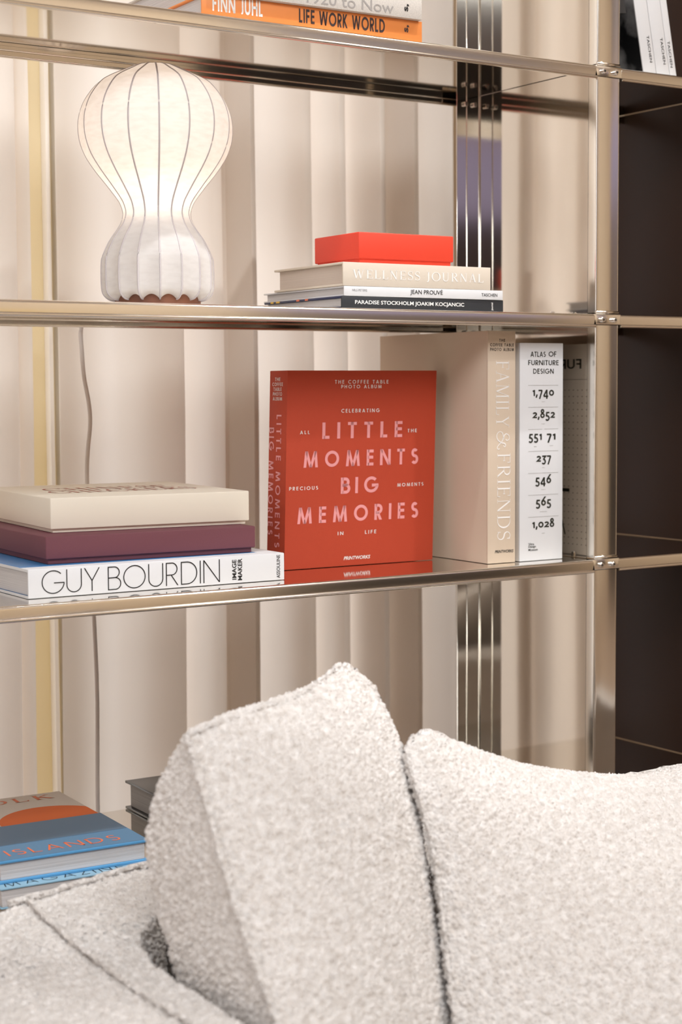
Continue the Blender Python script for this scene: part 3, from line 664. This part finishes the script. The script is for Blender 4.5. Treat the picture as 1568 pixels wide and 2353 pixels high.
# ------------------------------------------------------------------ bottom shelf books
Z4 = ZS[4]
blue = mat('sky_blue_board', '5b9fd0', .5); blue_d = mat('slate_blue_print', '4a6379', .5)
TOP = lambda t: face((0, 0, t), (1, 0, 0), (0, 1, 0))
def flipped(x, y, z, rot, L, D):                                   # fore edge towards the front
    return rotm(x, y, z, rot) @ Matrix.Translation((L, D, 0)) @ Matrix.Rotation(math.pi, 4, 'Z')
FTOP = lambda L, D, T: face((L, D, T), (-1, 0, 0), (0, -1, 0))
def sheet(name, f, u0, v0, u1, v1, m, parent, t=.0003):
    bm = bmesh.new(); add_box(bm, (u0, v0, -.0002), (u1, v1, t)); bm.transform(f); return bm_obj(name, bm, m, parent)
L, D, T = .2050, .168, .0255
r = book(flipped(-.9650, -.0150, Z4+.0002, -.05, L, D), L, D, T, mat('light_blue_board', '8ab0c6', .5), paper, 'light blue book with black letters on its cover, under the blue book', bt=.0022, inset=.0015)
letters([('MAGAZINE', GEO(.07, .35), .008, .0060, .158, .017)], FTOP(L, D, T), black_ink, r)
L, D, T = .1975, .158, .0285
r = book(flipped(-.9600, .0030, Z4+.0259, -.05, L, D), L, D, T, mat('sky_blue_board', '628fab', .5), paper, 'blue book with thin orange letters and a slate blue band, on the bottom shelf', bt=.0036, inset=.003)
sheet('jacket', FTOP(L, D, T), -.0005, .0006, L+.0005, D, mat('blue_jacket', '4f7898', .5), r, .0004)
sheet('cover_band', FTOP(L, D, T), 0, .066, L, D-.0004, mat('slate_blue_print', '3f566c', .5), r, .0007)
letters([('ISLANDS', GEO(.10, .26), .0195, .0165, .1500, .0255)], FTOP(L, D, T+.0003), mat('orange_ink', 'dd6a3c', .5), r)
L, D, T = .2200, .190, .0435
r = book(flipped(-.9600, .1640, Z4+.0002, -.05, L, D), L, D, T, mat('grey_folk_linen', 'bdb0a3', .8, bump=LINEN), paper, 'grey linen book with an orange disc, behind the blue book', bt=.003)
letters([('FOLK', SER(.13, .22), .068, .1535, .132, .024)], FTOP(L, D, T), mat('rust_ink', 'c0613a', .6), r)
disc = [(.158+.078*math.cos(t), .0345+.078*math.sin(t)) for t in [math.pi*2*k/64 for k in range(64)]]
f = FTOP(L, D, T); bm = bmesh.new(); bm.faces.new([bm.verts.new(f @ Vector((min(a, .2192), max(b_, .002), .0003))) for a, b_ in disc]); bm_obj('cover_disc', bm, mat('burnt_orange_print', 'c2591f', .7), r)
M = flat_frame(-.6250, .1000, Z4+.0002, -.02)
book(M, .30, .252, .0425, mat('black_gloss_board', '141312', .25), mat('grey_page_paper', '8f8a86', .7, bump=((4, 4, 900), .6, .0008), var=((3, 3, 1400), .25)), 'thick black book lying behind the bouclé cushion on the bottom shelf', bt=.0036, inset=.006)

# ------------------------------------------------------------------ sofa and cushions in bouclé
boucle = bpy.data.materials.new('ivory_boucle'); boucle.use_nodes = True; boucle.displacement_method = 'BOTH'
nt = boucle.node_tree; b = nt.nodes['Principled BSDF']; b.inputs['Roughness'].default_value = .9; b.inputs['Specular IOR Level'].default_value = .2; b.inputs['Sheen Weight'].default_value = .3
tc = nt.nodes.new('ShaderNodeTexCoord')
nw = nt.nodes.new('ShaderNodeTexNoise'); nw.inputs['Scale'].default_value = 160; nw.inputs['Detail'].default_value = 2
mixv = nt.nodes.new('ShaderNodeVectorMath'); mixv.operation = 'MULTIPLY_ADD'; mixv.inputs[1].default_value = (.006, .006, .006)
nt.links.new(tc.outputs['Object'], nw.inputs['Vector']); nt.links.new(nw.outputs['Color'], mixv.inputs[0]); nt.links.new(tc.outputs['Object'], mixv.inputs[2])
vo = nt.nodes.new('ShaderNodeTexVoronoi'); vo.feature = 'SMOOTH_F1'; vo.inputs['Scale'].default_value = 210; vo.inputs['Smoothness'].default_value = .35
nt.links.new(mixv.outputs[0], vo.inputs['Vector'])
n2 = nt.nodes.new('ShaderNodeTexNoise'); n2.inputs['Scale'].default_value = 70; n2.inputs['Detail'].default_value = 3
nt.links.new(tc.outputs['Object'], n2.inputs['Vector'])
m1 = nt.nodes.new('ShaderNodeMath'); m1.operation = 'MULTIPLY_ADD'; m1.inputs[1].default_value = -1.0
nt.links.new(vo.outputs['Distance'], m1.inputs[0]); nt.links.new(n2.outputs['Fac'], m1.inputs[2])
dp = nt.nodes.new('ShaderNodeDisplacement'); dp.inputs['Scale'].default_value = .0055; dp.inputs['Midlevel'].default_value = .1
nt.links.new(m1.outputs[0], dp.inputs['Height']); nt.links.new(dp.outputs[0], nt.nodes['Material Output'].inputs['Displacement'])
rp = nt.nodes.new('ShaderNodeValToRGB'); rp.color_ramp.elements[0].position = .25; rp.color_ramp.elements[1].position = .75
rp.color_ramp.elements[0].color = (*hexc('cfc7c0'), 1); rp.color_ramp.elements[1].color = (*hexc('f2eeeb'), 1)
n3 = nt.nodes.new('ShaderNodeTexNoise'); n3.inputs['Scale'].default_value = 120; n3.inputs['Detail'].default_value = 4
nt.links.new(tc.outputs['Object'], n3.inputs['Vector']); nt.links.new(n3.outputs['Fac'], rp.inputs['Fac']); nt.links.new(rp.outputs['Color'], b.inputs['Base Color'])

def resample(pts, n):
    P = np.array(smooth_path(pts, 10) if len(pts) > 2 else [np.array(pts[0], float)*(1-t)+np.array(pts[1], float)*t for t in np.linspace(0, 1, 20)])
    s = np.concatenate([[0], np.cumsum(np.linalg.norm(np.diff(P, axis=0), axis=1))]); s /= s[-1]
    t = np.linspace(0, 1, n); return np.stack([np.interp(t, s, P[:, k]) for k in range(3)], 1)
def coons(c0, c1, d0, d1):
    """c0, c1 run along u at v=0,1 ; d0, d1 run along v at u=0,1"""
    nu, nv = len(c0), len(d0); u = np.linspace(0, 1, nu)[:, None, None]; v = np.linspace(0, 1, nv)[None, :, None]
    return ((1-v)*c0[:, None]+v*c1[:, None]+(1-u)*d0[None]+u*d1[None]
            - ((1-u)*(1-v)*c0[0]+u*(1-v)*c0[-1]+(1-u)*v*c1[0]+u*v*c1[-1]))
def soft_body(name, corners, edges, nu, nv, nw, bulge, m, parent):
    """eight corners keyed 'abc' (a: 0 left 1 right, b: 0 bottom 1 top, c: 0 front 1 back); edges: inner control points; bulge per face"""
    def E(p, q, n):
        if (p, q) in edges: pts = [corners[p]]+edges[(p, q)]+[corners[q]]
        elif (q, p) in edges: pts = [corners[p]]+edges[(q, p)][::-1]+[corners[q]]
        else: pts = [corners[p], corners[q]]
        return resample(pts, n)
    V, F, base = [], [], 0
    cen = np.mean([np.array(c) for c in corners.values()], 0)
    faces = {'front': (('000', '100', '010', '110'), nu, nv), 'back': (('001', '101', '011', '111'), nu, nv), 'left': (('000', '001', '010', '011'), nw, nv),
             'right': (('100', '101', '110', '111'), nw, nv), 'top': (('010', '110', '011', '111'), nu, nw), 'bottom': (('000', '100', '001', '101'), nu, nw)}
    for fn, ((a, b_, c, d), n1, n2_) in faces.items():
        G = coons(E(a, b_, n1), E(c, d, n1), E(a, c, n2_), E(b_, d, n2_))
        gu = np.gradient(G, axis=0); gv = np.gradient(G, axis=1); N = np.cross(gu, gv); ln = np.linalg.norm(N, axis=2, keepdims=True); N = N/np.maximum(ln, 1e-12)
        nm = N[n1//2, n2_//2]; 
        if nm @ (G[n1//2, n2_//2]-cen) < 0: N = -N; flip = True
        else: flip = False
        uu = np.linspace(0, 1, n1)[:, None]; vv = np.linspace(0, 1, n2_)[None]
        bl = bulge.get(fn, 0); wgt = (4*uu*(1-uu))**.6*(4*vv*(1-vv))**.6
        nrm = N[n1//2, n2_//2]
        G = G+(wgt*bl)[:, :, None]*nrm
        if (fn, 'fn') in edges: G = edges[(fn, 'fn')](G, uu, vv, nrm)
        idx = base+np.arange(n1*n2_).reshape(n1, n2_)
        V.append(G.reshape(-1, 3))
        q = np.stack([idx[:-1, :-1], idx[1:, :-1], idx[1:, 1:], idx[:-1, 1:]], -1).reshape(-1, 4)
        F.append(q[:, ::-1] if flip else q); base += n1*n2_
    V = np.concatenate(V); F = np.concatenate(F)
    key = np.round(V*2e5).astype(np.int64); _, first, inv = np.unique(key, axis=0, return_index=True, return_inverse=True); inv = inv.reshape(-1)
    V = V[first]; F = inv[F]
    me = bpy.data.meshes.new(name); me.vertices.add(len(V)); me.vertices.foreach_set('co', V.astype(np.float32).ravel())
    me.loops.add(F.size); me.loops.foreach_set('vertex_index', F.astype(np.int32).ravel())
    me.polygons.add(len(F)); me.polygons.foreach_set('loop_start', np.arange(0, F.size, 4, dtype=np.int32)); me.polygons.foreach_set('loop_total', np.full(len(F), 4, np.int32))
    me.update(); me.validate()
    return link(name, me, m, parent, smooth=True)
def seam(parent, pts, rad=.0032):
    P = resample(pts, 160); bm = bmesh.new()
    add_tube(bm, [tuple(p) for p in P], rad, 8); return bm_obj('seam', bm, boucle, parent, smooth=True)
def zz(pts): return [(p[0], p[1], p[2]+Z0) for p in pts]

sofa = empty('sofa', Matrix.Translation((0, 0, 0)), 'ivory bouclé sofa whose arm and low back run in front of the shelves', 'sofa')
SB = {'000': (-1.40, -1.25, -1.10), '100': (-.957, -1.25, -1.10), '010': (-1.40, -1.25, -.80), '110': (-.957, -1.25, -.700),
      '001': (-1.40, -.20, -1.10), '101': (-.862, -.20, -1.10), '011': (-1.40, -.20, -.775), '111': (-.862, -.20, -.655)}
SB = {k: (p[0], p[1], p[2]+Z0) for k, p in SB.items()}
SE = {('011', '111'): zz([(-1.20, -.20, -.704), (-1.08, -.20, -.682), (-1.007, -.200, -.672), (-.935, -.20, -.663)]),
      ('010', '110'): zz([(-1.20, -1.25, -.72), (-1.08, -1.25, -.70), (-1.007, -1.25, -.690)]),
      ('110', '111'): zz([(-.964, -.80, -.694), (-.964, -.55, -.690), (-.962, -.44, -.690), (-.957, -.395, -.688), (-.938, -.340, -.682), (-.885, -.29, -.670)])}
soft_body('arm', SB, SE, 200, 120, 420, {'top': -.006}, boucle, sofa)
seam(sofa, zz([(-1.007, -.205, -.670), (-1.007, -.30, -.6800), (-1.007, -.386, -.6855), (-1.007, -.484, -.6895), (-1.007, -.60, -.6860), (-1.007, -.80, -.688)]), .0042)
BB = {'000': (-.858, -.345, -1.10), '100': (.40, -.345, -1.10), '010': (-.858, -.345, -.672), '110': (.40, -.345, -.660),
      '001': (-.858, -.20, -1.10), '101': (.40, -.20, -1.10), '011': (-.858, -.20, -.664), '111': (.40, -.20, -.646)}
BB = {k: (p[0], p[1], p[2]+Z0) for k, p in BB.items()}
soft_body('backrest', BB, {}, 300, 90, 60, {'top': .004, 'front': .004}, boucle, sofa)
seam(sofa, zz([(-1.03, -.200, -.670), (-1.007, -.199, -.668), (-.9355, -.199, -.661), (-.8646, -.199, -.6545), (-.60, -.199, -.652), (.30, -.199, -.647)]), .0042)
ST = {'000': (-.950, -1.25, -1.10), '100': (.40, -1.25, -1.10), '010': (-.950, -1.25, -.845), '110': (.40, -1.25, -.845),
      '001': (-.950, -.352, -1.10), '101': (.40, -.352, -1.10), '011': (-.950, -.352, -.845), '111': (.40, -.352, -.845)}
ST = {k: (p[0], p[1], p[2]+Z0) for k, p in ST.items()}
soft_body('seat', ST, {}, 160, 40, 120, {'top': .006}, boucle, sofa)
for fx, fy in ((-1.3, -1.2), (.3, -1.2), (-1.3, -.27), (.3, -.27)):
    box('leg', (fx-.03, fy-.03, 0), (fx+.03, fy+.03, .055), MATS['walnut_base'], sofa, .004)

def zc(p): return (p[0], p[1], p[2]+Z0)
# middle cushion: boxed cushion leaning back, its left gusset towards the arm
c1 = empty('cushion', Matrix.Translation((0, 0, 0)), 'boxy ivory bouclé cushion with a peaked corner, between the arm and the wide cushion', 'cushion', None)
FL = [(-.9217, -.42, -.4589), (-.934, -.50, -.5433), (-.9392, -.56, -.6162), (-.9377, -.62, -.6914), (-.934, -.68, -.775)]
FT = [(-.9217, -.42, -.4589), (-.8451, -.40, -.4487), (-.7567, -.37, -.4418), (-.6764, -.33, -.4213)]
FR = [(-.6764, -.33, -.4213), (-.6500, -.353, -.452), (-.6385, -.386, -.4977), (-.6446, -.432, -.5684), (-.6702, -.4985, -.6714), (-.686, -.553, -.775), (-.694, -.5775, -.825)]
BL = [(-.9131, -.40, -.4588), (-.9299, -.37, -.5122), (-.9409, -.36, -.5724), (-.9444, -.38, -.6314), (-.9458, -.42, -.6841), (-.935, -.46, -.79)]
BT = [(-.9131, -.40, -.4588), (-.8542, -.36, -.4584), (-.7827, -.35, -.4495), (-.7166, -.345, -.4364), (-.6645, -.328, -.4216)]
CC = {'010': FL[0], '000': FL[-1], '110': FT[-1], '100': FR[-1], '011': BL[0], '001': BL[-1], '111': BT[-1], '101': (-.66, -.47, -.825)}
CC = {k: zc(p) for k, p in CC.items()}
CE = {('010', '000'): zz(FL[1:-1]), ('010', '110'): zz(FT[1:-1]), ('110', '100'): zz(FR[1:-1]), ('011', '001'): zz(BL[1:-1]), ('011', '111'): zz(BT[1:-1]),
      ('111', '101'): zz([(-.645, -.356, -.46), (-.650, -.37, -.56), (-.66, -.42, -.70)])}
soft_body('cushion_body', CC, CE, 300, 340, 150, {'front': .026, 'left': .004, 'top': .004, 'back': -.01, 'right': .010}, boucle, c1)
seam(c1, zz([(p[0]-.002, p[1]-.003, p[2]+.001) for p in FL]), .0045); seam(c1, zz(FT), .0036)

# right cushion: knife-edge cushion with a sagging upper edge
c2 = empty('cushion', Matrix.Translation((0, 0, 0)), 'wide ivory bouclé cushion with a sagging top edge, rightmost on the sofa', 'cushion', None)
RL = [(-.6296, -.40, -.4994), (-.6553, -.43, -.5154), (-.6606, -.475, -.580), (-.671, -.51, -.6411), (-.6955, -.56, -.7156), (-.7071, -.59, -.7629), (-.722, -.635, -.825)]
RT = [(-.6296, -.40, -.4994), (-.5946, -.385, -.4987), (-.529, -.36, -.5261), (-.441, -.352, -.5627), (-.3425, -.350, -.588), (-.2424, -.350, -.6040), (-.192, -.350, -.604), (-.1555, -.350, -.602), (-.0654, -.352, -.588), (.030, -.356, -.585)]
RR = [(.030, -.356, -.585), (.035, -.48, -.66), (.00, -.62, -.74), (-.08, -.74, -.825)]
RB = [(-.722, -.635, -.825), (-.50, -.74, -.828), (-.30, -.77, -.828), (-.08, -.74, -.825)]
def back(p, d): return (p[0], p[1]+d, p[2]-.004)
RC = {'010': RL[0], '000': RL[-1], '110': RT[-1], '100': RR[-1], '011': back(RL[0], .006), '111': back(RT[-1], .006), '001': back(RL[-1], .03), '101': back(RR[-1], .03)}
RC = {k: zc(p) for k, p in RC.items()}
RE = {('010', '000'): zz(RL[1:-1]), ('010', '110'): zz(RT[1:-1]), ('110', '100'): zz(RR[1:-1]), ('000', '100'): zz(RB[1:-1]),
      ('011', '001'): zz([back(p, .010) for p in RL[1:-1]]), ('011', '111'): zz([back(p, .003) for p in RT[1:-1]])}
soft_body('cushion_body', RC, RE, 420, 340, 14, {'front': .045, 'back': .002}, boucle, c2)
seam(c2, zz(RL), .0028); seam(c2, zz(RT), .0028)
